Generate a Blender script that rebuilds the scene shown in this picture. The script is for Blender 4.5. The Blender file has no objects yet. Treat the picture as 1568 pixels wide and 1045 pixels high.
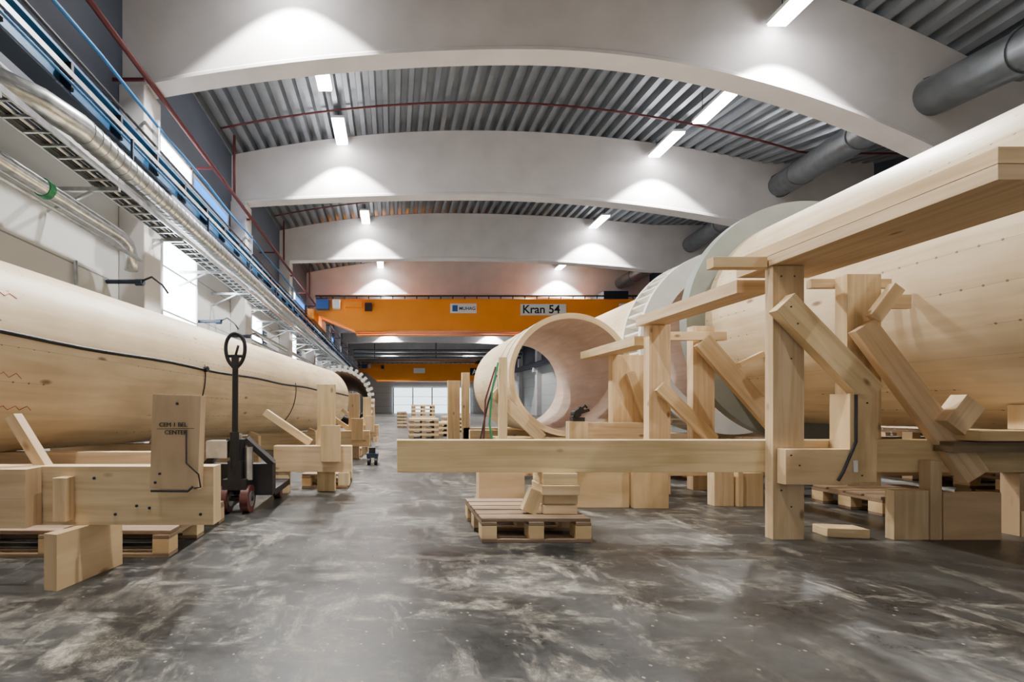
import bpy, math, random
from mathutils import Vector, Matrix
random.seed(7)
scene = bpy.context.scene
COL = scene.collection

# ------------------------------------------------------------------ materials
def newmat(name):
    m = bpy.data.materials.new(name); m.use_nodes = True
    nt = m.node_tree
    b = nt.nodes["Principled BSDF"]
    return m, nt, b
def N(nt, t, **kw):
    n = nt.nodes.new(t)
    for k, v in kw.items():
        setattr(n, k, v)
    return n
def simple(name, col, rough=0.5, metal=0.0, noise=0.0, nscale=5.0, emis=0.0, ecol=None, bump=0.0):
    m, nt, b = newmat(name)
    b.inputs['Roughness'].default_value = rough
    b.inputs['Metallic'].default_value = metal
    b.inputs['Base Color'].default_value = (*col, 1)
    if noise > 0 or bump > 0:
        tc = N(nt, 'ShaderNodeTexCoord')
        n = N(nt, 'ShaderNodeTexNoise'); n.inputs['Scale'].default_value = nscale
        n.inputs['Detail'].default_value = 6
        nt.links.new(tc.outputs['Object'], n.inputs['Vector'])
        r = N(nt, 'ShaderNodeValToRGB')
        r.color_ramp.elements[0].position = 0.3; r.color_ramp.elements[1].position = 0.7
        r.color_ramp.elements[0].color = (*[c*(1-noise) for c in col], 1)
        r.color_ramp.elements[1].color = (*[min(1, c*(1+noise*0.6)) for c in col], 1)
        nt.links.new(n.outputs['Fac'], r.inputs['Fac'])
        nt.links.new(r.outputs['Color'], b.inputs['Base Color'])
        if bump > 0:
            bp = N(nt, 'ShaderNodeBump'); bp.inputs['Strength'].default_value = bump
            bp.inputs['Distance'].default_value = 0.02
            nt.links.new(n.outputs['Fac'], bp.inputs['Height'])
            nt.links.new(bp.outputs['Normal'], b.inputs['Normal'])
    if emis > 0:
        b.inputs['Emission Color'].default_value = (*(ecol or col), 1)
        b.inputs['Emission Strength'].default_value = emis
    return m

def wood(name, light, dark, knots=True, gx=1.2, gy=22.0, seams=None, rough=0.55, nails=False, ksc=(3.0, 6.0)):
    m, nt, b = newmat(name)
    L = nt.links.new
    uv = N(nt, 'ShaderNodeUVMap'); uv.uv_map = 'UVMap'
    mp = N(nt, 'ShaderNodeMapping'); mp.inputs['Scale'].default_value = (gx, gy, 1)
    L(uv.outputs['UV'], mp.inputs['Vector'])
    n = N(nt, 'ShaderNodeTexNoise'); n.inputs['Scale'].default_value = 1.0
    n.inputs['Detail'].default_value = 6; n.inputs['Distortion'].default_value = 0.8
    L(mp.outputs['Vector'], n.inputs['Vector'])
    r = N(nt, 'ShaderNodeValToRGB')
    r.color_ramp.elements[0].position = 0.34; r.color_ramp.elements[0].color = (*dark, 1)
    r.color_ramp.elements[1].position = 0.62; r.color_ramp.elements[1].color = (*light, 1)
    L(n.outputs['Fac'], r.inputs['Fac'])
    cur = r.outputs['Color']
    n2 = N(nt, 'ShaderNodeTexNoise'); n2.inputs['Scale'].default_value = 1.7; n2.inputs['Detail'].default_value = 5
    L(uv.outputs['UV'], n2.inputs['Vector'])
    r2 = N(nt, 'ShaderNodeValToRGB')
    r2.color_ramp.elements[0].position = 0.3; r2.color_ramp.elements[0].color = (0.76, 0.72, 0.66, 1)
    r2.color_ramp.elements[1].position = 0.62; r2.color_ramp.elements[1].color = (1, 1, 1, 1)
    L(n2.outputs['Fac'], r2.inputs['Fac'])
    mx = N(nt, 'ShaderNodeMix', data_type='RGBA', blend_type='MULTIPLY'); mx.inputs['Factor'].default_value = 0.8
    L(cur, mx.inputs[6]); L(r2.outputs['Color'], mx.inputs[7]); cur = mx.outputs[2]
    at = N(nt, 'ShaderNodeAttribute'); at.attribute_name = 'tint'
    mt = N(nt, 'ShaderNodeMix', data_type='RGBA', blend_type='MULTIPLY'); mt.inputs['Factor'].default_value = 1
    L(cur, mt.inputs[6]); L(at.outputs['Color'], mt.inputs[7]); cur = mt.outputs[2]
    if knots:
        mk = N(nt, 'ShaderNodeMapping'); mk.inputs['Scale'].default_value = (*ksc, 1)
        L(uv.outputs['UV'], mk.inputs['Vector'])
        v = N(nt, 'ShaderNodeTexVoronoi'); v.inputs['Scale'].default_value = 1.0
        L(mk.outputs['Vector'], v.inputs['Vector'])
        rk = N(nt, 'ShaderNodeValToRGB')
        rk.color_ramp.elements[0].position = 0.05; rk.color_ramp.elements[0].color = (1, 1, 1, 1)
        rk.color_ramp.elements[1].position = 0.12; rk.color_ramp.elements[1].color = (0, 0, 0, 1)
        L(v.outputs['Distance'], rk.inputs['Fac'])
        sep = N(nt, 'ShaderNodeSeparateColor'); L(v.outputs['Color'], sep.inputs['Color'])
        gt = N(nt, 'ShaderNodeMath', operation='GREATER_THAN'); gt.inputs[1].default_value = 0.35
        L(sep.outputs['Red'], gt.inputs[0])
        mu = N(nt, 'ShaderNodeMath', operation='MULTIPLY'); L(gt.outputs[0], mu.inputs[0]); L(rk.outputs['Color'], mu.inputs[1])
        mu2 = N(nt, 'ShaderNodeMath', operation='MULTIPLY'); L(mu.outputs[0], mu2.inputs[0]); mu2.inputs[1].default_value = 0.85
        mm = N(nt, 'ShaderNodeMix', data_type='RGBA'); L(mu2.outputs[0], mm.inputs['Factor'])
        L(cur, mm.inputs[6]); mm.inputs[7].default_value = (0.20, 0.10, 0.045, 1); cur = mm.outputs[2]
    if seams:
        sx = N(nt, 'ShaderNodeSeparateXYZ'); L(uv.outputs['UV'], sx.inputs['Vector'])
        for ax, per, wd, st in seams:
            md = N(nt, 'ShaderNodeMath', operation='MODULO'); L(sx.outputs[ax], md.inputs[0]); md.inputs[1].default_value = per
            lt = N(nt, 'ShaderNodeMath', operation='LESS_THAN'); L(md.outputs[0], lt.inputs[0]); lt.inputs[1].default_value = wd
            ms = N(nt, 'ShaderNodeMath', operation='MULTIPLY'); L(lt.outputs[0], ms.inputs[0]); ms.inputs[1].default_value = st
            mm = N(nt, 'ShaderNodeMix', data_type='RGBA'); L(ms.outputs[0], mm.inputs['Factor'])
            L(cur, mm.inputs[6]); mm.inputs[7].default_value = (0.13, 0.09, 0.06, 1); cur = mm.outputs[2]
    if nails:
        sx = N(nt, 'ShaderNodeSeparateXYZ'); L(uv.outputs['UV'], sx.inputs['Vector'])
        def pp(out, per):
            md = N(nt, 'ShaderNodeMath', operation='PINGPONG'); L(out, md.inputs[0]); md.inputs[1].default_value = per
            return md.outputs[0]
        a1 = pp(sx.outputs['X'], 0.05); a2 = pp(sx.outputs['Y'], 0.115)
        q1 = N(nt, 'ShaderNodeMath', operation='POWER'); L(a1, q1.inputs[0]); q1.inputs[1].default_value = 2
        q2 = N(nt, 'ShaderNodeMath', operation='POWER'); L(a2, q2.inputs[0]); q2.inputs[1].default_value = 2
        ad = N(nt, 'ShaderNodeMath', operation='ADD'); L(q1.outputs[0], ad.inputs[0]); L(q2.outputs[0], ad.inputs[1])
        lt = N(nt, 'ShaderNodeMath', operation='LESS_THAN'); L(ad.outputs[0], lt.inputs[0]); lt.inputs[1].default_value = 0.007**2
        ln = N(nt, 'ShaderNodeMath', operation='LESS_THAN'); L(a2, ln.inputs[0]); ln.inputs[1].default_value = 0.0015
        lw = N(nt, 'ShaderNodeMath', operation='MULTIPLY'); L(ln.outputs[0], lw.inputs[0]); lw.inputs[1].default_value = 0.5
        mxx = N(nt, 'ShaderNodeMath', operation='MAXIMUM'); L(lt.outputs[0], mxx.inputs[0]); L(lw.outputs[0], mxx.inputs[1])
        nz = N(nt, 'ShaderNodeTexNoise'); nz.inputs['Scale'].default_value = 0.8; nz.inputs['Detail'].default_value = 0; L(uv.outputs['UV'], nz.inputs['Vector'])
        gz = N(nt, 'ShaderNodeMath', operation='GREATER_THAN'); L(nz.outputs['Fac'], gz.inputs[0]); gz.inputs[1].default_value = 0.44
        mz = N(nt, 'ShaderNodeMath', operation='MULTIPLY'); L(mxx.outputs[0], mz.inputs[0]); L(gz.outputs[0], mz.inputs[1])
        ms = N(nt, 'ShaderNodeMath', operation='MULTIPLY'); L(mz.outputs[0], ms.inputs[0]); ms.inputs[1].default_value = 0.8
        mm = N(nt, 'ShaderNodeMix', data_type='RGBA'); L(ms.outputs[0], mm.inputs['Factor'])
        L(cur, mm.inputs[6]); mm.inputs[7].default_value = (0.13, 0.09, 0.06, 1); cur = mm.outputs[2]
    L(cur, b.inputs['Base Color'])
    b.inputs['Roughness'].default_value = rough
    bp = N(nt, 'ShaderNodeBump'); bp.inputs['Strength'].default_value = 0.15; bp.inputs['Distance'].default_value = 0.004
    L(n.outputs['Fac'], bp.inputs['Height']); L(bp.outputs['Normal'], b.inputs['Normal'])
    return m

M = {}
M['wood'] = wood('spruce_timber', (0.86, 0.67, 0.41), (0.68, 0.49, 0.27))
M['clt'] = wood('laminated_veneer_pale', (0.90, 0.735, 0.49), (0.77, 0.60, 0.375), knots=True, gy=12,
                seams=[('Y', 0.93, 0.003, 0.35)], rough=0.45, nails=True, ksc=(2.2, 5.0))
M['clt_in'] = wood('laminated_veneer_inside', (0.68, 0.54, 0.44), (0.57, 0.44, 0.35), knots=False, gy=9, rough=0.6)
M['ply'] = wood('plywood_panel', (0.82, 0.62, 0.37), (0.66, 0.47, 0.26), gy=8)
M['oldwood'] = wood('weathered_pallet_wood', (0.36, 0.26, 0.165), (0.20, 0.135, 0.085), gy=26)
M['black'] = simple('black_rubber', (0.012, 0.012, 0.014), 0.5)
M['darksteel'] = simple('dark_painted_steel', (0.02, 0.035, 0.065), 0.45, 0.3)
M['railblue'] = simple('blue_painted_runway', (0.02, 0.10, 0.22), 0.4, 0.2)
M['galv'] = simple('galvanised_steel', (0.60, 0.62, 0.63), 0.30, 0.9, noise=0.3, nscale=9)
M['duct'] = simple('grey_duct_steel', (0.22, 0.24, 0.26), 0.32, 0.8, noise=0.2, nscale=4)
M['red'] = simple('sprinkler_red_paint', (0.11, 0.015, 0.018), 0.5)
M['bluecab'] = simple('blue_cable', (0.01, 0.13, 0.33), 0.5)
M['orange'] = simple('crane_orange_paint', (1.0, 0.31, 0.008), 0.4, noise=0.06, nscale=1)
M['white'] = simple('white_paint', (0.85, 0.85, 0.85), 0.5)
M['blue'] = simple('blue_paint', (0.02, 0.10, 0.35), 0.4)
M['green'] = simple('green_rubber', (0.02, 0.25, 0.10), 0.5)
M['greyflange'] = simple('grey_green_flange', (0.27, 0.295, 0.27), 0.5, 0.1, noise=0.15, nscale=3)
M['whitewood'] = simple('white_primed_ring', (0.82, 0.81, 0.77), 0.5, noise=0.08)
M['wheel'] = simple('polyurethane_wheel', (0.10, 0.03, 0.025), 0.4)
M['ink'] = simple('marker_ink', (0.03, 0.02, 0.02), 0.6)
M['redink'] = simple('red_marker_ink', (0.6, 0.08, 0.05), 0.6)
M['lamp'] = simple('lamp_diffuser', (1, 0.98, 0.95), 0.5, emis=46, ecol=(1, 0.97, 0.95))
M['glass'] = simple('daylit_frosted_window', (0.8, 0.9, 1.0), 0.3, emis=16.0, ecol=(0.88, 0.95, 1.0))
M['blueglow'] = simple('blue_reflection_glow', (0.02, 0.3, 1.0), 0.3, emis=2.6, ecol=(0.01, 0.27, 1.0))  # emission imitates a blue reflection by the crane rail, not a daylit pane
M['doorglow'] = simple('daylit_gate_panel', (0.75, 0.9, 0.95), 0.4, emis=3.0, ecol=(0.80, 0.93, 1.0))
M['concrete'] = simple('precast_concrete_beam', (0.66, 0.635, 0.64), 0.75, noise=0.10, nscale=1.2, bump=0.05)
M['column'] = simple('precast_concrete_column', (0.64, 0.62, 0.62), 0.75, noise=0.1, nscale=1.5)
M['deck'] = simple('trapezoidal_steel_deck', (0.30, 0.33, 0.365), 0.33, 0.65, noise=0.15, nscale=2)
M['upperwall'] = simple('dark_upper_cladding', (0.05, 0.062, 0.09), 0.6, noise=0.15, nscale=1)

def panelwall(name, col, per=1.0):
    m, nt, b = newmat(name); L = nt.links.new
    g = N(nt, 'ShaderNodeNewGeometry'); s = N(nt, 'ShaderNodeSeparateXYZ'); L(g.outputs['Position'], s.inputs['Vector'])
    md = N(nt, 'ShaderNodeMath', operation='MODULO'); L(s.outputs['Z'], md.inputs[0]); md.inputs[1].default_value = per
    lt = N(nt, 'ShaderNodeMath', operation='LESS_THAN'); L(md.outputs[0], lt.inputs[0]); lt.inputs[1].default_value = 0.025
    mm = N(nt, 'ShaderNodeMix', data_type='RGBA'); L(lt.outputs[0], mm.inputs['Factor'])
    mm.inputs[6].default_value = (*col, 1); mm.inputs[7].default_value = (*[c*0.4 for c in col], 1)
    L(mm.outputs[2], b.inputs['Base Color']); b.inputs['Roughness'].default_value = 0.5
    return m
M['wall'] = panelwall('insulated_wall_panel', (0.50, 0.51, 0.505), 1.05)
M['endwall'] = panelwall('white_end_wall_panel', (0.74, 0.77, 0.78), 1.05)

def floor_mat():
    m, nt, b = newmat('polished_concrete_floor'); L = nt.links.new
    tc = N(nt, 'ShaderNodeTexCoord')
    def noise(sc, det, ro, dist=0.0, st=(1, 1, 1), rot=0.0):
        mp = N(nt, 'ShaderNodeMapping'); mp.inputs['Scale'].default_value = st; mp.inputs['Rotation'].default_value = (0, 0, rot)
        L(tc.outputs['Object'], mp.inputs['Vector'])
        n = N(nt, 'ShaderNodeTexNoise'); n.inputs['Scale'].default_value = sc; n.inputs['Detail'].default_value = det
        n.inputs['Roughness'].default_value = ro; n.inputs['Distortion'].default_value = dist
        L(mp.outputs['Vector'], n.inputs['Vector']); return n
    def ramp(n, a, c, ca=(0, 0, 0), cc=(1, 1, 1)):
        r = N(nt, 'ShaderNodeValToRGB'); r.color_ramp.elements[0].position = a; r.color_ramp.elements[1].position = c
        r.color_ramp.elements[0].color = (*ca, 1); r.color_ramp.elements[1].color = (*cc, 1)
        L(n.outputs['Fac'], r.inputs['Fac']); return r
    def math2(op, a, c):
        q = N(nt, 'ShaderNodeMath', operation=op)
        for i, k in enumerate((a, c)):
            if isinstance(k, (int, float)): q.inputs[i].default_value = k
            else: L(k, q.inputs[i])
        return q.outputs[0]
    n1 = noise(1.8, 12, 0.8)
    r1 = ramp(n1, 0.36, 0.66, (0.012, 0.0125, 0.013), (0.066, 0.066, 0.063))
    v = N(nt, 'ShaderNodeTexVoronoi'); v.inputs['Scale'].default_value = 48
    L(tc.outputs['Object'], v.inputs['Vector'])
    sp = N(nt, 'ShaderNodeSeparateColor'); L(v.outputs['Color'], sp.inputs['Color'])
    g = math2('GREATER_THAN', sp.outputs['Green'], 0.95); l = math2('LESS_THAN', v.outputs['Distance'], 0.25)
    gm = math2('MULTIPLY', math2('MULTIPLY', g, l), 0.4)
    fine = ramp(noise(13, 12, 0.85, 0.3), 0.42, 0.60)
    s1 = ramp(noise(2.4, 8, 0.72, 0.4, (1, 2.4, 1), 0.5), 0.51, 0.64)
    s2 = ramp(noise(2.2, 8, 0.72, 0.4, (2.4, 1, 1), 0.2), 0.53, 0.64)
    big = ramp(noise(0.75, 3, 0.5), 0.34, 0.56)
    st = math2('MAXIMUM', s1.outputs['Color'], s2.outputs['Color'])
    area = math2('MULTIPLY', st, big.outputs['Color'])
    dust = math2('MULTIPLY', area, fine.outputs['Color'])
    dust2 = math2('MAXIMUM', math2('MULTIPLY', dust, 0.72), math2('MULTIPLY', area, 0.16))
    fac = math2('MAXIMUM', dust2, gm)
    mm = N(nt, 'ShaderNodeMix', data_type='RGBA'); L(fac, mm.inputs['Factor'])
    L(r1.outputs['Color'], mm.inputs[6]); mm.inputs[7].default_value = (0.44, 0.40, 0.32, 1)
    L(mm.outputs[2], b.inputs['Base Color'])
    rr = N(nt, 'ShaderNodeMapRange'); L(n1.outputs['Fac'], rr.inputs['Value'])
    rr.inputs['From Min'].default_value = 0.3; rr.inputs['From Max'].default_value = 0.7
    rr.inputs['To Min'].default_value = 0.24; rr.inputs['To Max'].default_value = 0.48
    L(math2('ADD', math2('MULTIPLY', dust2, 0.5), rr.outputs[0]), b.inputs['Roughness'])
    b.inputs['Specular IOR Level'].default_value = 0.38
    bp = N(nt, 'ShaderNodeBump'); bp.inputs['Strength'].default_value = 0.12; bp.inputs['Distance'].default_value = 0.01
    L(n1.outputs['Fac'], bp.inputs['Height']); L(bp.outputs['Normal'], b.inputs['Normal'])
    return m
M['floor'] = floor_mat()

# ------------------------------------------------------------------ builder
class B:
    def __init__(s, name, bevel=0.0):
        s.name = name; s.v = []; s.f = []; s.m = []; s.uv = []; s.t = []; s.sm = []; s.mats = []; s.bevel = bevel; s.kids = []
    def mi(s, mat):
        if mat not in s.mats: s.mats.append(mat)
        return s.mats.index(mat)
    def face(s, idx, uv, mat, tint, smooth=False):
        s.f.append(idx); s.uv.append(uv); s.m.append(s.mi(mat)); s.t.append(tint); s.sm.append(smooth)
    def obox(s, c, ax, ay, az, mat):
        c = Vector(c); b0 = len(s.v)
        for i in (-1, 1):
            for j in (-1, 1):
                for k in (-1, 1):
                    s.v.append(c + ax*i + ay*j + az*k)
        flip = ax.cross(ay).dot(az) < 0
        la, lb, lc = ax.length, ay.length, az.length
        o = (random.uniform(0, 40), random.uniform(0, 40)); t = random.uniform(0.80, 1.0)
        tint = (t, t*random.uniform(0.95, 1.0), t*random.uniform(0.88, 1.0))
        def I(i, j, k): return b0 + (i*4 + j*2 + k)
        P = lambda i: (2*i - 1)
        F = [((0,0,0),(0,0,1),(0,1,1),(0,1,0)), ((1,0,0),(1,1,0),(1,1,1),(1,0,1)),
             ((0,0,0),(1,0,0),(1,0,1),(0,0,1)), ((0,1,0),(0,1,1),(1,1,1),(1,1,0)),
             ((0,0,0),(0,1,0),(1,1,0),(1,0,0)), ((0,0,1),(1,0,1),(1,1,1),(0,1,1))]
        for n, q in enumerate(F):
            idx = [I(*a) for a in q]
            if n < 2: uv = [(o[0] + P(a[1])*lb*0.4, o[1] + P(a[2])*lc) for a in q]
            elif n < 4: uv = [(o[0] + P(a[0])*la, o[1] + P(a[2])*lc) for a in q]
            else: uv = [(o[0] + P(a[0])*la, o[1] + P(a[1])*lb + 3) for a in q]
            if flip: idx = idx[::-1]; uv = uv[::-1]
            s.face(idx, uv, mat, tint)
    def box(s, x0, x1, y0, y1, z0, z1, mat, rz=0, ry=0, rx=0):
        c = Vector(((x0+x1)/2, (y0+y1)/2, (z0+z1)/2))
        R = Matrix.Rotation(rz, 3, 'Z') @ Matrix.Rotation(ry, 3, 'Y') @ Matrix.Rotation(rx, 3, 'X')
        h = [R @ Vector(((x1-x0)/2, 0, 0)), R @ Vector((0, (y1-y0)/2, 0)), R @ Vector((0, 0, (z1-z0)/2))]
        h.sort(key=lambda q: -q.length)
        s.obox(c, h[0], h[1], h[2], mat)
    def plank(s, p0, p1, w, t, mat, n=(0, 1, 0)):
        p0 = Vector(p0); p1 = Vector(p1); d = (p1-p0); n = Vector(n).normalized()
        side = d.cross(n).normalized(); nn = side.cross(d).normalized()
        s.obox((p0+p1)/2, d/2, side*(w/2), nn*(t/2), mat)
    def frame(s, d):
        d = d.normalized()
        a = Vector((0, 0, 1)) if abs(d.z) < 0.9 else Vector((1, 0, 0))
        x = d.cross(a).normalized(); y = d.cross(x).normalized()
        return x, y
    def cyl(s, p0, p1, r, mat, n=24, caps=True, r1=None, inv=False):
        p0 = Vector(p0); p1 = Vector(p1); r1 = r if r1 is None else r1
        x, y = s.frame(p1-p0); b0 = len(s.v); Ln = (p1-p0).length
        for p, rr in ((p0, r), (p1, r1)):
            for i in range(n):
                a = 2*math.pi*i/n; s.v.append(p + (x*math.cos(a) + y*math.sin(a))*rr)
        tint = (1, 1, 1)
        for i in range(n):
            j = (i+1) % n
            u0 = 2*math.pi*r*i/n; u1 = 2*math.pi*r*(i+1)/n
            idx = [b0+i, b0+j, b0+n+j, b0+n+i]; uv = [(0, u0), (0, u1), (Ln, u1), (Ln, u0)]
            if not inv: idx = idx[::-1]; uv = uv[::-1]
            s.face(idx, uv, mat, tint, True)
        if caps:
            for p, rr, fl in ((p0, r, False), (p1, r1, True)):
                b1 = len(s.v)
                for i in range(n):
                    a = 2*math.pi*i/n; s.v.append(p + (x*math.cos(a) + y*math.sin(a))*rr)
                idx = list(range(b1, b1+n)); uv = [(math.cos(2*math.pi*i/n)*rr, math.sin(2*math.pi*i/n)*rr) for i in range(n)]
                if fl: idx = idx[::-1]; uv = uv[::-1]
                s.face(idx, uv, mat, tint)
    def annulus(s, p, d, ro, ri, mat, n=96):
        p = Vector(p); x, y = s.frame(Vector(d)); b0 = len(s.v)
        for rr in (ro, ri):
            for i in range(n):
                a = 2*math.pi*i/n; s.v.append(p + (x*math.cos(a) + y*math.sin(a))*rr)
        for i in range(n):
            j = (i+1) % n
            u0 = 2*math.pi*ro*i/n; u1 = 2*math.pi*ro*(i+1)/n
            s.face([b0+i, b0+j, b0+n+j, b0+n+i], [(u0, 0), (u1, 0), (u1, ro-ri), (u0, ro-ri)], mat, (1, 1, 1))
    def pipe(s, p0, p1, ro, ri, mo, mi, me, n=96, r1o=None):
        p0 = Vector(p0); p1 = Vector(p1); r1o = ro if r1o is None else r1o
        s.cyl(p0, p1, ro, mo, n, False, r1=r1o); s.cyl(p0, p1, ri, mi, n, False, r1=r1o-(ro-ri), inv=True)
        s.annulus(p0, p1-p0, ro, ri, me, n); s.annulus(p1, p0-p1, r1o, r1o-(ro-ri), me, n)
    def sweep(s, pts, r, mat, n=10, closed=False):
        pts = [Vector(p) for p in pts]; k = len(pts); b0 = len(s.v)
        x = None
        for i, p in enumerate(pts):
            if closed: d = pts[(i+1) % k] - pts[i-1]
            else: d = pts[min(i+1, k-1)] - pts[max(i-1, 0)]
            d.normalize()
            if x is None: x, y = s.frame(d)
            else:
                x = (x - d*x.dot(d)).normalized()
            y = d.cross(x)
            for j in range(n):
                a = 2*math.pi*j/n; s.v.append(p + (x*math.cos(a) + y*math.sin(a))*r)
        for i in range(k if closed else k-1):
            i2 = (i+1) % k
            for j in range(n):
                j2 = (j+1) % n
                s.face([b0+i*n+j, b0+i*n+j2, b0+i2*n+j2, b0+i2*n+j], [(i, j), (i, j+1), (i+1, j+1), (i+1, j)], mat, (1, 1, 1), True)
        if not closed:
            s.face([b0+j for j in range(n)][::-1], [(0, 0)]*n, mat, (1, 1, 1))
            s.face([b0+(k-1)*n+j for j in range(n)], [(0, 0)]*n, mat, (1, 1, 1))
    def loft(s, secs, mat, closed=True, caps=True):
        b0 = len(s.v); n = len(secs[0])
        for sec in secs:
            for p in sec: s.v.append(Vector(p))
        for i in range(len(secs)-1):
            for j in range(n if closed else n-1):
                j2 = (j+1) % n
                s.face([b0+i*n+j, b0+i*n+j2, b0+(i+1)*n+j2, b0+(i+1)*n+j], [(i, j), (i, j+1), (i+1, j+1), (i+1, j)], mat, (1, 1, 1))
        if caps and closed:
            s.face([b0+j for j in range(n)][::-1], [(0, 0)]*n, mat, (1, 1, 1))
            k = len(secs)-1
            s.face([b0+k*n+j for j in range(n)], [(0, 0)]*n, mat, (1, 1, 1))
    def text(s, name, body, loc, size, mat, rot=(math.pi/2, 0, 0)):
        s.kids.append((name, body, loc, size, mat, rot))
    def done(s):
        mn = Vector([min(v[i] for v in s.v) for i in range(3)]); mx = Vector([max(v[i] for v in s.v) for i in range(3)])
        c = Vector(((mn.x+mx.x)/2, (mn.y+mx.y)/2, mn.z))
        me = bpy.data.meshes.new(s.name)
        me.from_pydata([v-c for v in s.v], [], s.f)
        for k in s.mats: me.materials.append(M[k])
        me.polygons.foreach_set('material_index', s.m); me.polygons.foreach_set('use_smooth', s.sm)
        ul = me.uv_layers.new(name='UVMap'); flat = []
        for u in s.uv:
            for q in u: flat += [q[0], q[1]]
        ul.data.foreach_set('uv', flat)
        ca = me.color_attributes.new('tint', 'FLOAT_COLOR', 'CORNER'); fl = []
        for u, t in zip(s.uv, s.t):
            for q in u: fl += [t[0], t[1], t[2], 1.0]
        ca.data.foreach_set('color', fl)
        me.update()
        o = bpy.data.objects.new(s.name, me); COL.objects.link(o); o.location = c
        if s.bevel > 0:
            bv = o.modifiers.new('bevel', 'BEVEL'); bv.width = s.bevel; bv.segments = 2; bv.limit_method = 'ANGLE'
        for (name, body, loc, size, mat, rot) in s.kids:
            cu = bpy.data.curves.new(name, 'FONT'); cu.body = body; cu.size = size; cu.extrude = 0.002
            if name == 'sign_text': cu.offset = size*0.018
            cu.materials.append(M[mat]); t = bpy.data.objects.new(name, cu); COL.objects.link(t)
            t.parent = o; t.location = Vector(loc)-c; t.rotation_euler = rot
        return o

# ------------------------------------------------------------------ hall geometry
def interp(tab, y):
    if y <= tab[0][0]: return tab[0][1]
    for (a, va), (b_, vb) in zip(tab, tab[1:]):
        if y <= b_: return va + (vb-va)*(y-a)/(b_-a)
    return tab[-1][1]
KR = [(8.7, .030), (14.5, .0114), (20.6, .006), (30, .003)]
KBL = [(8.7, .013), (14.5, .0045), (20.6, .002)]
XC = 2.5
def deckz(x, y):
    d = x-XC
    if d > 0:
        d = min(d, 9.5); return 9.8 - interp(KR, y)*d*d
    return 9.8 - 0.0135*d*d
def botz(x, y):
    d = x-XC
    if d > 0:
        d = min(d, 9.5); return 7.70 - interp(KR, y)*d*d
    return 7.70 - interp(KBL, y)*d*d
XL, XR, YB, YF = -5.2, 15.6, -7.0, 70.0
BEAMS = [-3.5, 2.6, 8.7, 14.5, 20.6, 27.0, 33.5, 40, 46.5, 53, 59.5, 66]

b = B('floor'); b.box(XL-0.2, XR+0.2, YB-0.2, YF+0.2, -0.2, 0, 'floor'); b.done()

b = B('ceiling')
ys = [YB] + [y for y in BEAMS if y > YB] + [YF]
yy = []
for a, c in zip(ys, ys[1:]):
    yy += [a, (a+c)/2]
yy.append(YF)
prof = []
x = XL-0.1; pitch = 0.36
while x < XR+0.1:
    prof += [(x, 0.0), (x+0.13, 0.0), (x+0.17, 0.21), (x+0.32, 0.21)]
    x += pitch
secs = [[(px, y, deckz(px, y)+pz) for px, pz in prof] for y in yy]
b.loft(secs, 'deck', closed=False)
b.done()
for Y in BEAMS:
    b = B('concrete_roof_beam')
    secs = []
    n = 44
    for i in range(n+1):
        px = XL + (XR-XL)*i/n
        t = deckz(px, Y)-0.003; bo = botz(px, Y)
        w, fl = 0.17, 0.20
        secs.append([(px, Y-fl, bo), (px, Y+fl, bo), (px, Y+fl, bo+0.06), (px, Y+w, bo+0.10), (px, Y+w, t), (px, Y-w, t), (px, Y-w, bo+0.10), (px, Y-fl, bo+0.06)])
    b.loft([q[::-1] for q in secs], 'concrete'); b.done()

b = B('wall_left')
b.box(XL-0.25, XL, YB, YF, 0, 5.4, 'wall'); b.box(XL-0.25, XL, YB, YF, 5.4, 10.2, 'upperwall'); b.done()
b = B('wall_right'); b.box(XR, XR+0.25, YB, YF, 0, 5.4, 'wall'); b.box(XR, XR+0.25, YB, YF, 5.4, 10.2, 'upperwall'); b.done()
b = B('wall_back'); b.box(XL-0.25, XR+0.25, YF, YF+0.25, 0, 10.2, 'endwall'); b.done()
b = B('wall_front'); b.box(XL-0.25, XR+0.25, YB-0.25, YB, 0, 10.2, 'wall'); b.done()
for Y in BEAMS:
    b = B('concrete_column', 0.02)
    b.box(XL+0.005, XL+0.50, Y-0.3, Y+0.3, 0, botz(XL+0.2, Y)-0.002, 'column')
    b.box(XL+0.5, XL+0.78, Y-0.22, Y+0.22, 4.6, 5.05, 'column')
    b.done()
    b = B('concrete_column', 0.02)
    b.box(XR-0.50, XR-0.005, Y-0.3, Y+0.3, 0, botz(XR-0.2, Y)-0.002, 'column'); b.done()

wn = [1]
def window(y0, y1, z0, z1, mat='glass', bars=3):
    b = B('window_%d' % wn[0]); wn[0] += 1
    x = XL+0.01
    b.box(x, x+0.03, y0, y1, z0, z1, mat)
    f = 0.06
    for (a, c, d, e) in ((y0-f, y1+f, z0-f, z0), (y0-f, y1+f, z1, z1+f), (y0-f, y0, z0, z1), (y1, y1+f, z0, z1)):
        b.box(x, x+0.07, a, c, d, e, 'white')
    for i in range(1, bars):
        z = z0 + (z1-z0)*i/bars; b.box(x+0.03, x+0.06, y0, y1, z-0.02, z+0.02, 'white')
    b.done()
for y0 in (9.9, 21.9, 34.3, 47):
    window(y0, y0+1.7, 2.0, 5.0)
for y0 in (16.2, 28.6):
    window(y0, y0+1.2, 2.2, 4.2)
for y0 in (9.2, 21.3, 34):  # added glowing strips stand in for lamp light reflected along the crane rail
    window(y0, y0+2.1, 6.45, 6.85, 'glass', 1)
    window(y0+2.25, y0+4.6, 6.45, 6.80, 'blueglow', 1)  # blue end of that imitated reflection, built with the window shape
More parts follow.
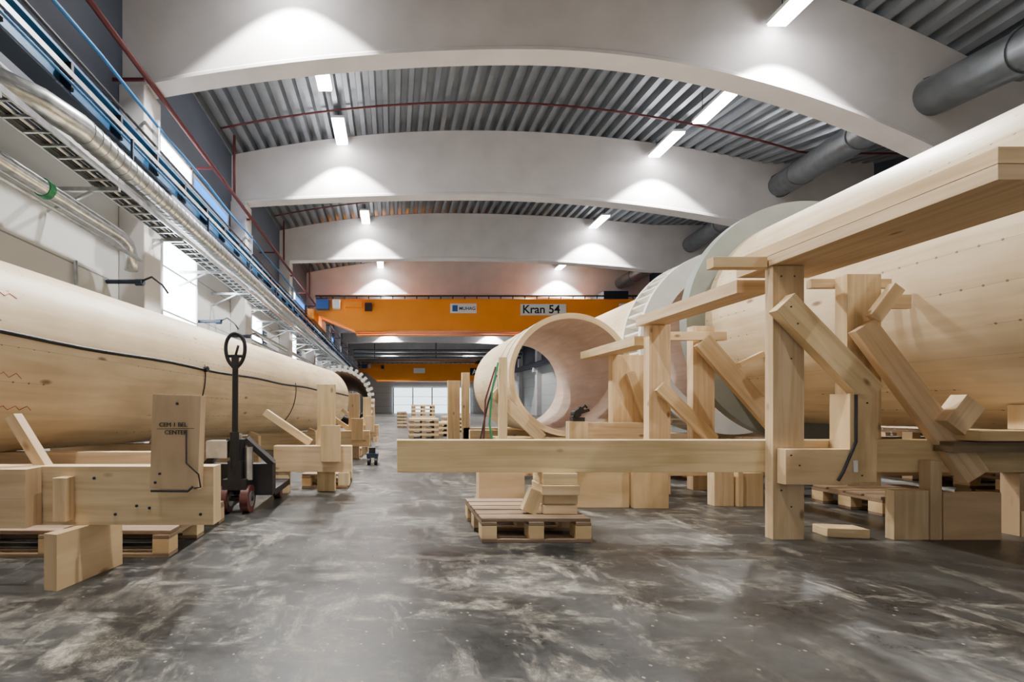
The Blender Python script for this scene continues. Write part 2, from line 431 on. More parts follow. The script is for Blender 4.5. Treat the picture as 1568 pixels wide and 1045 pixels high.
for y0 in (9.2, 17.7, 24.2):
    b = B('wall_vent_grille')
    b.box(XL+0.005, XL+0.06, y0, y0+0.45, 2.6, 3.9, 'darksteel')
    for i in range(12):
        b.box(XL+0.06, XL+0.09, y0+0.03, y0+0.42, 2.66+i*0.1, 2.70+i*0.1, 'galv')
    b.done()

b = B('door_1')
b.box(0.2, 12.4, YF-0.12, YF-0.01, 0, 4.0, 'doorglow')
for i in range(5):
    xx = 0.2+i*12.2/4; b.box(xx-0.10, xx+0.10, YF-0.18, YF-0.12, 0, 4.0, 'white')
for z in (1.3, 2.6, 4.0): b.box(0.2, 12.4, YF-0.17, YF-0.12, z-0.04, z+0.04, 'white')
b.done()
b = B('service_pipe_rack')
for i in range(3): b.cyl((XL+0.8, 50+i*.5, 7.3-i*0.35), (XR-0.8, 50+i*.5, 7.3-i*0.35), 0.14, 'duct', 12)
for xx in (-2, 5, 12): b.box(xx-.04, xx+.04, 50.4, 50.6, 6.5, deckz(xx, 50.5)-0.01, 'darksteel')
b.done()

b = B('crane_runway')
X0 = XL+0.52
b.box(X0, X0+0.30, YB+0.1, YF-0.1, 5.06, 5.10, 'darksteel'); b.box(X0+0.12, X0+0.17, YB+0.1, YF-0.1, 5.10, 5.52, 'railblue')
b.box(X0, X0+0.30, YB+0.1, YF-0.1, 5.52, 5.56, 'railblue'); b.box(X0+0.11, X0+0.18, YB+0.1, YF-0.1, 5.56, 5.62, 'galv')
b.box(X0+0.31, X0+0.35, YB+0.1, YF-0.1, 5.28, 5.36, 'galv')
b.cyl((X0+0.36, YB+0.1, 5.18), (X0+0.36, YF-0.1, 5.18), 0.018, 'bluecab', 8)
y = -5
while y < 66:
    b.box(X0+0.17, X0+0.33, y, y+0.05, 5.12, 5.5, 'black'); y += 1.1
b.done()
b = B('crane_runway')
X1 = XR-0.82
b.box(X1, X1+0.30, YB+0.1, YF-0.1, 5.06, 5.10, 'darksteel'); b.box(X1+0.12, X1+0.17, YB+0.1, YF-0.1, 5.10, 5.52, 'darksteel')
b.box(X1, X1+0.30, YB+0.1, YF-0.1, 5.52, 5.56, 'darksteel')
for Y in BEAMS: b.box(X1, XR-0.5, Y-0.2, Y+0.2, 4.6, 5.05, 'column')
b.done()

def crane(Y, signs):
    b = B('overhead_bridge_crane', 0.01)
    xl, xr = -4.35, 15.0
    zb = 5.25 if signs else 4.6
    for dy in (0.0, 1.5):
        if dy == 0.0: pts = [(xl, 6.95), (xl, 6.2), (xl+2.2, zb), (xr-2, zb), (xr, 6.2), (xr, 6.95)]
        else: pts = [(xl, 6.9), (xl, 6.2), (xl+2.2, zb+.1), (xr-2, zb+.1), (xr, 6.2), (xr, 6.9)]
        b.loft([[(px, Y+dy, pz) for px, pz in pts], [(px, Y+dy+0.45, pz) for px, pz in pts]], 'orange')
        b.box(xl, xr, Y+dy-0.05, Y+dy+0.5, 6.95, 7.0, 'orange')
        b.box(xl+2.2, xr-2, Y+dy-0.05, Y+dy+0.5, zb-0.05, zb, 'orange')
    for px in (xl-0.25, xr-0.05):
        b.box(px, px+0.35, Y-1.2, Y+3.2, 5.64, 6.2, 'orange')
    b.box(xl+0.1, xl+0.8, Y-0.5, Y-0.05, 6.35, 6.9, 'blue'); b.box(xl+1.0, xl+1.4, Y-0.4, Y-0.05, 6.4, 6.9, 'white')
    b.box(xl+1.7, xl+2.6, Y-0.35, Y-0.05, 6.5, 6.8, 'orange'); b.box(xl+2.8, xl+3.2, Y-0.25, Y-0.05, 6.3, 6.75, 'black')
    b.cyl((xl, Y-0.15, 7.15), (xr, Y-0.15, 7.15), 0.05, 'black', 8)
    for i in range(28):
        xx = xl+0.3+i*0.68; b.box(xx-0.03, xx+0.03, Y-0.16, Y-0.13, 6.98, 7.15, 'black')
    b.box(12.0, 13.4, Y-0.1, Y+2.0, 7.0, 7.45, 'darksteel'); b.cyl((12.7, Y+1.0, 7.0), (12.7, Y+1.0, 4.9), 0.03, 'black', 8)
    b.box(12.5, 12.9, Y+0.85, Y+1.15, 4.4, 4.9, 'orange')
    if signs:
        b.box(7.3, 9.9, Y-0.03, Y-0.004, 6.08, 6.72, 'white'); b.text('sign_text', 'Kran 54', (7.40, Y-0.036, 6.20), 0.66, 'black')
        b.box(3.3, 4.8, Y-0.03, Y-0.004, 6.2, 6.75, 'white'); b.box(3.42, 3.72, Y-0.05, Y-0.03, 6.3, 6.65, 'blue')
        b.text('sign_text', 'MUHAG', (3.8, Y-0.036, 6.38), 0.26, 'black')
        b.box(12.9, 14.9, Y-0.03, Y-0.004, 6.1, 6.75, 'white'); b.text('sign_text', 'ABUS', (13.05, Y-0.036, 6.2), 0.68, 'black')
    else:
        b.box(10.9, 14.3, Y-0.06, Y-0.004, 5.4, 6.4, 'black'); b.text('sign_text', 'ABUS', (11.2, Y-0.066, 5.55), 1.0, 'white'); b.box(3, 4.6, Y-0.06, Y-0.004, 5.7, 6.4, 'white')
    b.done()
crane(25.2, True)
crane(62, False)

# ------------------------------------------------------------------ ceiling services
b = B('sprinkler_pipe')
for Y in (5.5, 12.9, 18.8, 24.6, 31):
    pts = [(XL+0.2+i*(XR-XL-0.4)/40, Y, deckz(XL+0.2+i*(XR-XL-0.4)/40, Y)-0.08) for i in range(41)]
    b.sweep(pts, 0.028, 'red', 8)
b.done()
b = B('sprinkler_main_pipe')
b.sweep([(XL+0.6, YB+0.2, 7.0), (XL+0.6, YF-0.2, 7.0)], 0.05, 'red', 10)
for Y in (5.5, 12.9, 18.8, 24.6, 31):
    b.sweep([(XL+0.6, Y, 7.0), (XL+0.6, Y, 8.75)], 0.04, 'red', 8)
y = -4
while y < 64:
    b.box(XL+0.01, XL+0.6, y, y+0.04, 6.88, 6.93, 'red'); y += 3.05
b.done()
b = B('cable_conduit')
pts = [(XL+0.6, -5+i*1.0, 6.35+0.03*math.sin(i*1.7)) for i in range(72)]
b.sweep(pts, 0.03, 'bluecab', 8)
pts = [(XL+0.55, -5+i*1.0, 5.95) for i in range(72)]
b.sweep(pts, 0.025, 'black', 8)
for Y in BEAMS: b.box(XL+0.5, XL+0.62, Y-.03, Y+.03, 5.85, 6.45, 'galv')
b.done()

b = B('spiral_ventilation_duct')
DX = -4.12; DZ = 4.50; R = 0.17
pts = [(-5.15, 4.75, 3.75), (-5.05, 4.75, 4.05), (-4.9, 4.78, 4.28), (-4.7, 4.85, 4.42), (-4.45, 5.05, 4.49), (-4.25, 5.35, DZ), (DX, 5.8, DZ), (DX, 30, DZ), (DX, 60, DZ)]
b.sweep(pts, R, 'galv', 24)
y = 5.9
while y < 45:
    b.cyl((DX, y, DZ), (DX, y+0.025, DZ), R+0.008, 'galv', 24); y += 0.16 if y < 14 else 0.5
y = 7
while y < 60:
    b.box(DX-0.02, DX+0.02, y, y+0.03, DZ+R, 5.06, 'darksteel'); y += 2.9
b.done()
b = B('cable_ladder_tray')
for dx in (0, 0.36):
    b.box(-4.48+dx, -4.455+dx, 3.0, 60, 4.12, 4.20, 'galv')
y = 3.1
while y < 50:
    b.box(-4.46, -4.12, y, y+0.03, 4.13, 4.16, 'galv'); y += 0.28 if y < 20 else 0.6
for dx, mt in ((0.06, 'black'), (0.1, 'black'), (0.15, 'white'), (0.2, 'darksteel'), (0.26, 'black')):
    b.cyl((-4.48+dx, 3.0, 4.18), (-4.48+dx, 60, 4.18), 0.018, mt, 8)
y = 4.6
while y < 60:
    b.box(XL+0.005, -4.1, y, y+0.05, 4.06, 4.12, 'galv'); b.plank((XL+0.02, y+.025, 3.75), (-4.5, y+.025, 4.06), 0.04, 0.04, 'galv'); y += 2.03
b.done()
b = B('compressed_air_pipe')
b.sweep([(-4.75, 2.5, 3.80), (-4.75, 7.7, 3.80), (-4.75, 7.95, 3.75), (-4.75, 8.05, 3.6), (-4.75, 8.05, 3.3)], 0.11, 'galv', 16)
b.cyl((-4.75, 6.0, 3.80), (-4.75, 6.1, 3.80), 0.13, 'green', 16)
b.sweep([(-4.6, 3.0, 3.5), (-4.6, 8.1, 3.5)], 0.03, 'galv', 8)
b.sweep([(-4.85, 15, 3.45), (-4.85, 36, 3.45)], 0.09, 'galv', 12)
b.sweep([(-4.85, 15, 3.1), (-4.85, 36, 3.1)], 0.09, 'galv', 12)
b.done()
for Y in (8.1, 11.8, 14.2):
    b = B('wall_hose_reel')
    b.cyl((-5.19, Y-.05, 3.1), (-4.55, Y-.05, 3.1), 0.04, 'darksteel', 14)
    b.cyl((-4.69, Y, 3.1), (-4.55, Y, 3.1), 0.06, 'darksteel', 14)
    b.sweep([(-4.6, Y, 3.12), (-4.4, Y, 3.2), (-4.2, Y, 3.05), (-4.1, Y, 2.9)], 0.02, 'black', 8); b.done()
b = B('wall_power_cable')
b.sweep([(-5.1, 5.2, 3.9), (-4.95, 5.1, 3.4), (-4.9, 4.9, 2.8), (-4.95, 4.8, 2.2)], 0.02, 'black', 8)
b.sweep([(-5.15, 7.2, 3.2), (-5.1, 7.2, 2.0)], 0.03, 'galv', 8); b.done()

b = B('round_exhaust_duct')
path = [(9.9, 5.5, 6.25), (10.35, 8.3, 6.75), (10.5, 9.2, 6.95), (12.5, 14.2, 8.0), (12.7, 15, 8.05), (13.75, 20.4, 8.35), (13.9, 30, 8.4), (13.9, 60, 8.4)]
pts = []
for p, q in zip(path, path[1:]):
    for k in range(4): pts.append(Vector(p).lerp(Vector(q), k/4))
pts.append(Vector(path[-1]))
b.sweep(pts, 0.36, 'duct', 28)
for q in (0.0, 0.2, 0.55, 1.35, 1.75, 2.2, 2.75, 3.15, 3.6, 4.5, 5.5):
    i = int(q); t = q-i; p = Vector(path[i]).lerp(Vector(path[i+1]), t); d = (Vector(path[i+1])-Vector(path[i])).normalized()
    b.cyl(p-d*0.04, p+d*0.04, 0.385, 'duct', 28)
b.done()

# ------------------------------------------------------------------ lamps
def lamp(x, y, z, power=3100, ang=104, L=0.62):
    b = B('ceiling_lamp')
    b.box(x-0.19, x+0.19, y-L-.02, y+L+.02, z, z+0.07, 'white')
    b.box(x-0.17, x+0.17, y-L, y+L, z-0.05, z, 'lamp')
    for dy in (-0.5, 0.5): b.cyl((x, y+dy, z+0.07), (x, y+dy, deckz(x, y+dy)+0.02), 0.008, 'darksteel', 6)
    o = b.done()
    l = bpy.data.lights.new('lamp_light', 'SPOT'); l.energy = power; l.spot_size = math.radians(ang); l.spot_blend = 0.20
    l.shadow_soft_size = 0.12; l.color = (1, 0.97, 0.925)
    lo = bpy.data.objects.new('lamp_light', l); COL.objects.link(lo); lo.parent = o
    lo.location = Vector((x, y, z-0.09)) - o.location
for (x, y, z) in [(-1.6, 1.6, 9.1), (-1.6, -4.5, 9.1), (-1.9, 7.78, 9.2), (-1.77, 11.1, 9.25), (-1.6, 13.58, 9.3), (-1.2, 19.68, 9.3), (-.7, 26.1, 9.3), (-.4, 32.5, 9.3), (-.4, 39, 9.3), (-.4, 45.5, 9.3), (-.4, 58, 9.3),
                  (7.2, 1.6, 8.0), (7.2, -4.5, 8.0), (7.3, 7.78, 8.1), (8.2, 11.2, 8.45), (8.4, 13.58, 8.9), (9.2, 19.68, 9.1), (10, 26.1, 9.2), (10.3, 32.5, 9.2), (10.3, 39, 9.2), (10.3, 45.5, 9.2), (10.3, 58, 9.2)]:
    lamp(x, y, z, 2800 if y < 5 else 4000)  # weaker lamps over and behind the camera are unseen, added to light near objects

# ------------------------------------------------------------------ wooden tower sections
W = 'wood'
b = B('wooden_tower_section')
p0 = Vector((-3.55, 0.6, 1.25)); p1 = Vector((-1.62, 9.9, 1.0)); R0 = 0.72
b.pipe(p0, p1, R0, R0-0.07, 'clt', 'clt_in', 'wood', 128, r1o=0.68)
d = (p1-p0).normalized(); side = Vector((d.y, -d.x, 0)).normalized(); up = side.cross(d)
def surf(t, a, r=0.724, r1=0.684):
    rr = r+(r1-r)*t
    return p0.lerp(p1, t) + (side*math.cos(a) + up*math.sin(a))*rr
b.sweep([surf(t/40, math.radians(6)+0.012*math.sin(t*0.9), 0.722, 0.682) for t in range(41)], 0.016, 'black', 6)
b.sweep([surf(0.455, math.radians(a), 0.728, 0.688) for a in range(10, -50, -5)], 0.006, 'black', 6)
b.cyl(surf(0.455, math.radians(6), 0.70, .66), surf(0.455, math.radians(6), 0.76, 0.72), 0.03, 'black', 12)
b.sweep([surf(0.70, math.radians(a), 0.728, 0.688) for a in range(10, -50, -5)], 0.006, 'black', 6)
for t, a in ((0.225, 27), (0.225, -16), (0.205, -26), (0.24, -34)):
    b.sweep([surf(t+k*0.004, math.radians(a+(2.5 if k % 2 else 0)), 0.722, 0.682) for k in range(9)], 0.002, 'redink', 5)
b.done()
for t in (0.42, 0.62, 0.85):
    c = p0.lerp(p1, t); r = 0.72-0.04*t; zb = c.z-r
    b = B('timber_saddle', 0.004)
    b.box(c.x-0.7, c.x+0.45, c.y-0.06, c.y+0.06, 0.0, zb-0.005, W)
    b.plank((c.x-0.62, c.y, zb-0.02), (c.x-0.42, c.y, zb+0.10), 0.1, 0.1, W); b.plank((c.x+0.42, c.y, zb-0.02), (c.x+0.30, c.y, zb+0.03), 0.08, 0.1, W)
    b.done()
b = B('wooden_tower_section')
p0 = Vector((-1.3, 11.0, 1.0)); p1 = Vector((-2.2, 24, 1.0))
b.pipe(p0, p1, 0.78, 0.72, 'clt', 'clt_in', 'whitewood', 72)
d = (p1-p0).normalized(); xx, yy_ = b.frame(d)
for i in range(36):
    a = 2*math.pi*i/36; r = (xx*math.cos(a)+yy_*math.sin(a))
    b.plank(p0-d*0.06+r*0.70, p0-d*0.06+r*0.86, 0.07, 0.12, 'whitewood', n=d)
b.done()
b = B('wooden_tower_section')
CX, CZ, RR = 4.48, 1.74, 1.1
b.pipe((CX, 0.55, CZ), (CX, 4.78, CZ), RR, RR-0.08, 'clt', 'clt_in', 'wood', 160)
b.pipe((CX, 4.78, CZ), (CX, 4.90, CZ), 1.30, RR-0.1, 'greyflange', 'greyflange', 'greyflange', 160)
b.done()
b = B('ribbed_tower_flange_section')
cx, cz = 4.62, 1.70
b.pipe((cx, 6.0, cz), (cx, 6.06, cz), 1.26, 0.98, 'whitewood', 'whitewood', 'whitewood', 96)
b.pipe((cx, 6.06, cz), (cx, 6.44, cz), 1.06, 0.98, 'whitewood', 'whitewood', 'whitewood', 96)
b.pipe((cx, 6.44, cz), (cx, 6.50, cz), 1.26, 0.98, 'whitewood', 'whitewood', 'whitewood', 96)
b.pipe((cx, 6.50, cz), (cx, 9.5, cz), 1.06, 1.0, 'clt', 'clt_in', 'wood', 96)
for i in range(56):
    a = 2*math.pi*i/56; r = Vector((math.cos(a), 0, math.sin(a)))
    c = Vector((cx, 6.25, cz))
    b.plank(c+r*1.05, c+r*1.25, 0.03, 0.38, 'whitewood', n=(0, 1, 0))
b.box(cx-.8, cx+.8, 6.1, 6.3, 0, .45, W); b.box(cx-.8, cx+.8, 8.6, 8.8, 0, .63, W)
b.done()
b = B('wooden_tower_section')
cx, cz = 2.26, 1.22
b.pipe((cx, 5.6, cz), (cx, 8.0, cz), 0.785, 0.715, 'clt', 'clt_in', 'wood', 128)
for y in (5.85, 6.2):
    b.pipe((cx, y, cz), (cx, y+0.012, cz), 0.789, 0.78, 'ink', 'ink', 'ink', 96)
b.done()

# ------------------------------------------------------------------ right cradle (near)
b = B('timber_cradle', 0.004)
b.box(0.03, 5.6, 2.745, 2.845, 0.40, 0.600, W)                # long front beam
b.box(1.3, 5.6, 4.20, 4.30, 0.28, 0.48, W)                    # rear beam
b.box(2.31, 2.50, 2.685, 2.743, 0.0, 1.665, W)                # post A
b.box(2.33, 2.72, 2.62, 2.68, 0.345, 0.555, 'ply')            # splice
b.box(2.93, 3.15, 2.85, 2.93, 0.30, 1.665, W)                 # post B
b.plank((2.33, 2.65, 1.43), (2.86, 2.65, 0.88), 0.15, 0.06, W)   # knee brace A
b.box(2.71, 2.87, 2.62, 2.743, 0.36, 0.885, 'ply')
b.plank((2.97, 2.80, 1.32), (3.56, 2.71, 0.38), 0.15, 0.05, W)   # long brace
b.plank((3.02, 2.78, 1.36), (3.17, 2.78, 1.56), 0.08, 0.04, W)
b.box(2.30, 2.78, 1.68, 2.96, 1.668, 1.728, W)                # cap plates
b.box(2.30, 2.78, 1.68, 2.96, 1.730, 1.795, W)
b.box(1.96, 2.29, 2.70, 2.76, 1.66, 1.725, 'ply')             # sticks at top
b.box(2.785, 3.32, 2.94, 2.98, 1.60, 1.66, W)
b.box(3.15, 3.38, 2.88, 2.91, 1.45, 1.54, W)
b.box(2.32, 2.54, 2.98, 4.22, 1.575, 1.665, W)                # timber 2
b.box(2.38, 2.58, 4.10, 4.19, 0.0, 1.572, W)                  # post C
b.box(2.93, 3.14, 4.31, 4.40, 0.0, 1.60, W)                   # post D
b.plank((2.97, 4.25, 1.45), (3.75, 4.25, 0.55), 0.17, 0.05, W)
b.box(2.58, 3.2, 4.23, 4.28, 1.45, 1.53, W)
b.plank((3.25, 4.15, 1.2), (3.52, 4.15, 1.33), 0.05, 0.05, W)
b.plank((2.45, 4.06, 1.0), (2.95, 4.06, .50), 0.11, 0.04, W)
b.box(2.32, 2.54, 4.24, 5.46, 1.40, 1.49, W)                  # timber 3
b.box(2.48, 2.84, 4.98, 5.08, 0.0, 1.398, W)                  # post E
b.plank((2.66, 4.95, 1.2), (2.86, 4.95, 0.66), 0.10, 0.04, W)
b.box(2.08, 3.0, 4.84, 4.94, 0.43, 0.64, W)
b.box(1.89, 2.09, 4.72, 4.82, 0.30, 0.655, W)
b.box(2.0, 2.12, 4.84, 4.94, 0.0, 0.43, W)
# right-hand support pile
b.box(3.04, 3.25, 2.68, 2.73, 0.0, 0.30, W); b.box(3.26, 3.33, 2.68, 2.74, 0.0, 0.48, W); b.box(3.34, 3.69, 2.68, 2.73, 0.0, 0.285, 'ply')
b.box(3.45, 5.6, 2.60, 2.78, 0.605, 0.665, 'ply'); b.box(3.35, 5.6, 2.64, 2.74, 0.535, 0.598, 'oldwood')
b.box(3.38, 3.52, 2.66, 2.74, 0.66, 0.86, W, ry=math.radians(38))
b.box(3.9, 4.3, 2.75, 2.84, 0.0, 0.395, 'ply'); b.box(4.5, 5.2, 2.75, 2.84, 0.0, 0.395, W)
b.box(3.9, 5.0, 2.66, 2.745, 0.0, 0.16, 'oldwood')
b.box(3.85, 4.1, 2.66, 2.77, 0.668, 0.82, W); b.box(5.0, 5.3, 2.7, 2.84, 0.668, 0.80, W)
b.box(4.3, 4.66, 2.79, 2.84, 0.601, 0.64, W)
# feet behind
b.box(0.74, 1.13, 3.78, 3.90, 0.0, 0.36, 'ply')
b.box(1.46, 1.90, 3.55, 3.62, 0.0, 0.36, 'ply'); b.box(1.92, 2.2, 3.52, 3.60, 0.0, 0.37, 'ply'); b.box(1.6, 1.7, 3.63, 4.2, 0.0, 0.35, 'ply')
b.box(2.62, 2.78, 3.6, 3.68, 0.0, 0.28, W); b.box(2.80, 2.84, 3.58, 3.7, 0.0, 0.3, W); b.box(2.85, 3.02, 3.6, 3.68, 0.0, 0.27, W)
b.box(0.9, 5.5, 3.91, 3.98, 0.20, 0.34, W)
b.sweep([(2.74, 2.614, 0.88), (2.735, 2.61, 0.6), (2.66, 2.61, 0.42), (2.63, 2.61, 0.37)], 0.008, 'black', 6)
b.box(2.725, 2.75, 2.612, 2.619, 0.42, 0.49, 'white')
for (x, z) in ((2.36, 1.4), (2.40, 1.3), (2.41, .46), (2.36, .52), (2.81, .83), (2.78, .4)):
    b.cyl((x, 2.616, z), (x, 2.63, z), 0.005, 'darksteel', 8)
for (x, z) in ((2.36, 1.6), (2.44, 1.6), (2.36, .3), (2.42, .2), (2.42, 1.1)):
    b.cyl((x, 2.682, z), (x, 2.69, z), 0.005, 'darksteel', 8)
b.done()

def pallet(x0, x1, y0, y1, z0=0.0):
    b = B('wooden_pallet', 0.003)
    L = y1-y0
    for fx in (x0, (x0+x1)/2-0.045, x1-0.09):
        for fy in (y0, (y0+y1)/2-0.05, y1-0.1):
            b.box(fx, fx+0.09, fy, fy+0.1, z0+0.022, z0+0.10, 'ply')
    for fy in (y0, (y0+y1)/2-0.05, y1-0.1):
        b.box(x0, x1, fy, fy+0.1, z0+0.0, z0+0.022, 'oldwood')
    for fx in (x0, (x0+x1)/2-0.045, x1-0.09):
        b.box(fx, fx+0.09, y0, y1, z0+0.10, z0+0.122, 'oldwood')
    k = max(4, int(L/0.12)); st = L/k
    for i in range(k): b.box(x0, x1, y0+i*st+0.01, y0+(i+1)*st-0.01, z0+0.122, z0+0.144, 'oldwood')
    return b.done()
pallet(0.53, 1.18, 2.62, 3.22)
b = B('timber_block_stack', 0.004)
b.box(0.93, 1.14, 2.72, 2.92, 0.146, 0.20, W); b.box(0.94, 1.15, 2.74, 2.93, 0.202, 0.262, W); b.box(0.92, 1.15, 2.71, 2.92, 0.264, 0.325, W); b.box(0.93, 1.14, 2.72, 2.93, 0.327, 0.398, W)
b.plank((0.845, 2.76, .152), (0.90, 2.76, .29), .09, .06, W)
b.done()
b = B('timber_offcut', 0.004); b.box(2.70, 2.93, 2.72, 2.84, 0.0, 0.055, W, rz=-0.15); b.done()

b = B('timber_saddle', 0.004)
for y in (5.72, 7.4):
    b.box(1.3, 3.15, y, y+0.1, 0.2, 0.43, W)
    b.box(1.3, 1.5, y, y+0.1, 0, 0.2, W); b.box(2.9, 3.1, y, y+0.1, 0, 0.2, W)
b.plank((1.25, 5.48, 1.0), (1.85, 5.48, 0.42), 0.14, 0.06, W)
b.box(1.30, 1.40, 5.38, 5.44, 0.0, 1.42, W); b.box(1.3, 3.1, 5.52, 5.58, .2, .43, W)
b.box(1.02, 1.24, 8.1, 8.2, 0, 1.30, W); b.box(1.28, 1.42, 8.1, 8.2, 0, 1.45, W)
b.box(1.3, 3.0, 8.1, 8.2, 0.2, 0.44, W)
b.sweep([(1.28, 5.35, 1.35), (1.20, 5.33, 1.0), (1.17, 5.32, 0.6), (1.22, 5.3, 0.3), (1.25, 5.2, 0.03)], 0.014, 'green', 6)
b.sweep([(1.25, 5.35, 1.3), (1.12, 5.32, 0.9), (1.1, 5.3, 0.5), (1.05, 5.2, 0.03)], 0.012, 'red', 6)
b.sweep([(1.26, 5.35, 1.2), (1.15, 5.32, 0.85), (1.05, 5.3, 0.4), (1.1, 5.1, 0.03)], 0.012, 'black', 6)
b.done()
b = B('strapping_tool')
b.box(1.93, 2.06, 4.73, 4.81, 0.656, 0.70, 'black'); b.plank((1.96, 4.77, .69), (2.04, 4.77, .80), .06, .05, 'black')
b.cyl((1.98, 4.72, .74), (1.98, 4.81, .74), .04, 'black', 14); b.plank((2.0, 4.77, .74), (2.12, 4.77, .78), .03, .03, 'black')
b.sweep([(2.04, 4.77, .79), (2.08, 4.77, .83), (2.10, 4.77, .80)], .012, 'black', 6)
b.done()
for (x0, x1, y0, y1, n) in ((3.3, 4.1, 4.95, 5.55, 2), (4.4, 5.3, 5.0, 5.7, 3), (5.7, 6.7, 4.4, 5.4, 4), (7.0, 8.0, 5.2, 6.2, 5), (6.0, 7.0, 7.0, 8.0, 4), (8.3, 9.3, 7.0, 8.0, 6), (3.6, 4.4, 3.25, 3.8, 1), (4.7, 5.5, 3.1, 3.7, 2)):
    for k in range(n): pallet(x0, x1, y0, y1, k*0.1445)

# ------------------------------------------------------------------ left stands
b = B('timber_cradle', 0.004)
b.box(-3.9, -0.84, 2.08, 2.17, 0.25, 0.525, W)
b.box(-3.0, -1.64, 1.98, 2.07, 0.26, 0.525, W)
b.box(-1.55, -1.49, 2.02, 2.078, 0.28, 0.48, W)
b.box(-1.49, -1.42, 1.93, 2.28, 0.0, 0.248, 'ply', rz=math.radians(-13))
b.box(-1.10, -0.88, 2.02, 2.075, 0.43, 0.86, 'ply', ry=math.radians(2))
b.plank((-1.84, 2.15, 0.76), (-1.68, 2.15, 0.50), 0.05, 0.05, W)
b.box(-3.9, -1.5, 3.3, 3.4, 0.25, 0.47, W)
b.box(-2.6, -2.4, 3.42, 3.52, 0.0, 0.45, W); b.box(-1.7, -1.58, 3.3, 3.4, 0.0, 0.249, W)
b.text('handwriting', 'CEM 1 BEL', (-1.06, 2.012, 0.715), 0.028, 'ink')
b.text('handwriting', 'CENTER', (-1.035, 2.012, 0.68), 0.028, 'ink')
b.sweep([(-1.07, 2.012, 0.705), (-0.9, 2.012, 0.707)], 0.0015, 'ink', 5)
b.sweep([(-0.935, 2.01, 0.70), (-0.93, 2.0, 0.55), (-0.875, 2.0, 0.50), (-0.87, 2.01, 0.44), (-0.90, 2.01, 0.435)], 0.004, 'black', 6)
b.sweep([(-1.09, 2.0, 0.425), (-0.92, 1.995, 0.425), (-0.90, 2.0, 0.445)], 0.006, 'black', 6)
for (x, z) in ((-1.4, .47), (-1.2, .34), (-1.14, .33), (-1.3, .30), (-0.9, .3)):
    b.cyl((x, 2.076, z), (x, 2.082, z), 0.007, 'darksteel', 8)
for (x, z) in ((-1.08, .46), (-1.06, .50), (-0.98, .82)):
    b.cyl((x, 2.014, z), (x, 2.022, z), 0.006, 'darksteel', 8)
b.done()
pallet(-2.5, -1.19, 2.36, 3.14)

def small_cradle(x0, x1, y):
    b = B('timber_cradle', 0.004)
    b.box(x0, x1, y, y+0.1, 0.20, 0.445, W)
    b.box(x0, x0+0.14, y+0.01, y+0.09, 0, 0.20, W); b.box(x1-0.12, x1-0.02, y-0.04, y+0.09, 0.08, 0.2, W)
    b.box(x1-0.34, x1-0.17, y+0.1, y+0.18, 0.0, 1.03, W)
    b.box(x1-0.28, x1-0.10, y-0.06, y-0.002, 0.30, 0.64, 'ply')
    b.plank((x0-0.12, y+0.15, 0.76), (x0+0.32, y+0.15, 0.46), 0.07, 0.06, W)
    b.done()
small_cradle(-1.11, -0.38, 4.14)
small_cradle(-1.0, -0.35, 6.9)
small_cradle(-0.95, -0.28, 9.3)
pallet(-0.90, -0.45, 4.4, 5.0)
pallet(-0.95, -0.5, 7.2, 7.9)

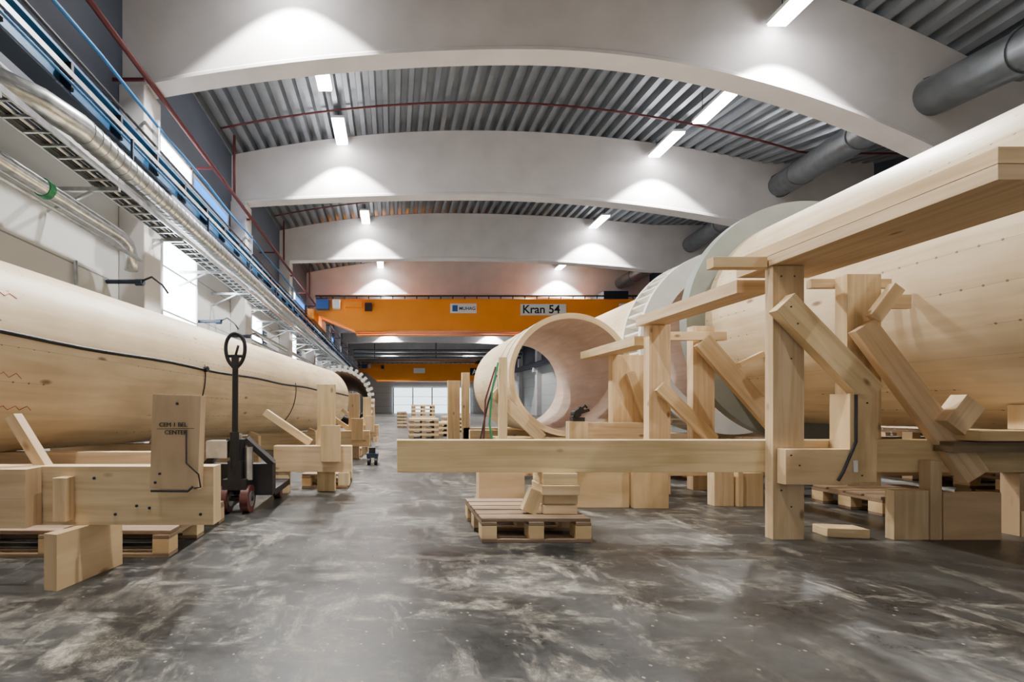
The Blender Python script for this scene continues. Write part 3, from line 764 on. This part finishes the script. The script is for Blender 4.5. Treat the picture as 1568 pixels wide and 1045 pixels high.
def jack(ox, oy, sc=1.0):
    b = B('hand_pallet_truck')
    P = lambda x, y, z: (ox+x*sc, oy+y*sc, z*sc)
    for dx in (-0.27, 0.09):
        b.box(ox+(dx)*sc, ox+(dx+0.16)*sc, oy+0.10*sc, oy+0.62*sc, 0.10*sc, 0.15*sc, 'black')
        b.cyl(P(dx+0.05, 0.5, 0.045), P(dx+0.11, 0.5, 0.045), 0.045*sc, 'wheel', 16)
    b.box(ox-0.27*sc, ox+0.25*sc, oy+0.02*sc, oy+0.12*sc, 0.12*sc, 0.36*sc, 'black')
    b.plank(P(-0.27, 0.05, 0.36), P(-0.05, 0.0, 0.56), 0.04*sc, 0.1*sc, 'black'); b.plank(P(0.25, 0.05, 0.36), P(0.05, 0.0, 0.56), 0.04*sc, 0.1*sc, 'black')
    b.box(ox-0.22*sc, ox-0.06*sc, oy-0.10*sc, oy+0.02*sc, 0.42*sc, 0.55*sc, 'galv')
    b.cyl(P(0, -0.03, 0.18), P(0, -0.03, 0.56), 0.055*sc, 'black', 20); b.cyl(P(0.0, -0.03, 0.44), P(0.0, -0.03, 0.60), 0.03*sc, 'galv', 16)
    b.cyl(P(0.09, -0.05, 0.25), P(0.09, -0.05, 0.5), 0.03*sc, 'galv', 14)
    b.box(ox-0.09*sc, ox+0.09*sc, oy-0.12*sc, oy+0.05*sc, 0.18*sc, 0.26*sc, 'black')
    for dx in (-0.11, 0.05):
        b.cyl(P(dx, -0.05, 0.105), P(dx+0.06, -0.05, 0.105), 0.105*sc, 'wheel', 28)
        b.cyl(P(dx-0.004, -0.05, 0.105), P(dx+0.064, -0.05, 0.105), 0.06*sc, 'galv', 20)
    b.cyl(P(-0.12, -0.05, 0.105), P(0.12, -0.05, 0.105), 0.02*sc, 'black', 12)
    b.box(ox-0.05*sc, ox+0.05*sc, oy-0.12*sc, oy-0.04*sc, 0.26*sc, 0.40*sc, 'black')
    b.cyl(P(0, -0.10, 0.36), P(0.01, -0.12, 1.12), 0.022*sc, 'black', 16)
    b.cyl(P(0, -0.10, 0.36), P(0.0, -0.11, 0.62), 0.034*sc, 'black', 16)
    loop = []
    for i in range(28):
        a = 2*math.pi*i/28
        w = 0.072*(1+0.12*math.sin(a)); loop.append(P(0.012+w*math.cos(a), -0.125, 1.235+0.125*math.sin(a)))
    b.sweep(loop, 0.014*sc, 'black', 10, closed=True)
    b.plank(P(0.012, -0.125, 1.10), P(0.012, -0.125, 1.20), 0.05*sc, 0.03*sc, 'black', n=(0, 1, 0))
    b.sweep([P(-0.05, -0.125, 1.19), P(0.075, -0.125, 1.19)], 0.012*sc, 'black', 8)
    b.sweep([P(0.012, -0.125, 1.19), P(0.04, -0.14, 1.27)], 0.01*sc, 'black', 8)
    b.done()
jack(-1.19, 3.45)

b = B('low_dolly')
b.box(-0.36, -0.20, 6.2, 6.5, 0.10, 0.16, 'darksteel'); b.box(-0.33, -0.24, 6.25, 6.4, 0.16, 0.24, 'black')
for (x, y) in ((-.33, 6.22), (-.23, 6.22), (-.33, 6.46), (-.23, 6.46)): b.cyl((x-.02, y, .05), (x+.02, y, .05), .05, 'black', 16)
b.done()

def stack(x0, x1, y, h, seed):
    random.seed(seed)
    b = B('timber_stack', 0.004); z = 0.0
    while z < h:
        for k in range(3):
            xx = x0+(x1-x0-0.12)*k/2; b.box(xx, xx+0.12, y, y+0.8, z, z+0.07, 'oldwood')
        b.box(x0, x1, y, y+0.8, z+0.071, z+0.13, W if random.random() < .7 else 'ply'); z += 0.131
    b.done()
stack(0.45, 1.22, 11.6, 0.42, 3)
stack(1.3, 1.9, 12.5, 0.28, 4)
stack(0.7, 1.5, 15.5, 0.85, 5)
stack(0.2, 0.6, 18.0, 0.6, 6)
stack(1.7, 2.4, 14.5, 0.5, 8)
b = B('timber_cradle', 0.004)
for y in (12.0, 15.0, 18.0):
    dx = -(y-11)*0.07
    b.box(-2.2+dx, -0.45+dx, y, y+.12, 0.0, 0.21, W); b.box(-0.52+dx, -0.40+dx, y-.1, y-.002, 0.0, 1.0, W)
b.done()

# ------------------------------------------------------------------ world + camera
w = bpy.data.worlds.new('world'); scene.world = w; w.use_nodes = True
w.node_tree.nodes['Background'].inputs['Color'].default_value = (0.8, 0.85, 1, 1)
w.node_tree.nodes['Background'].inputs['Strength'].default_value = 0.3
cam = bpy.data.cameras.new('camera'); cam.sensor_width = 36; cam.lens = 15.56
cam.shift_x = 0.117; cam.shift_y = 0.0655; cam.clip_end = 300; cam.clip_start = 0.05
co = bpy.data.objects.new('camera', cam); COL.objects.link(co)
co.location = (0, 0, 0.8); co.rotation_euler = (math.pi/2, 0, 0)
scene.camera = co
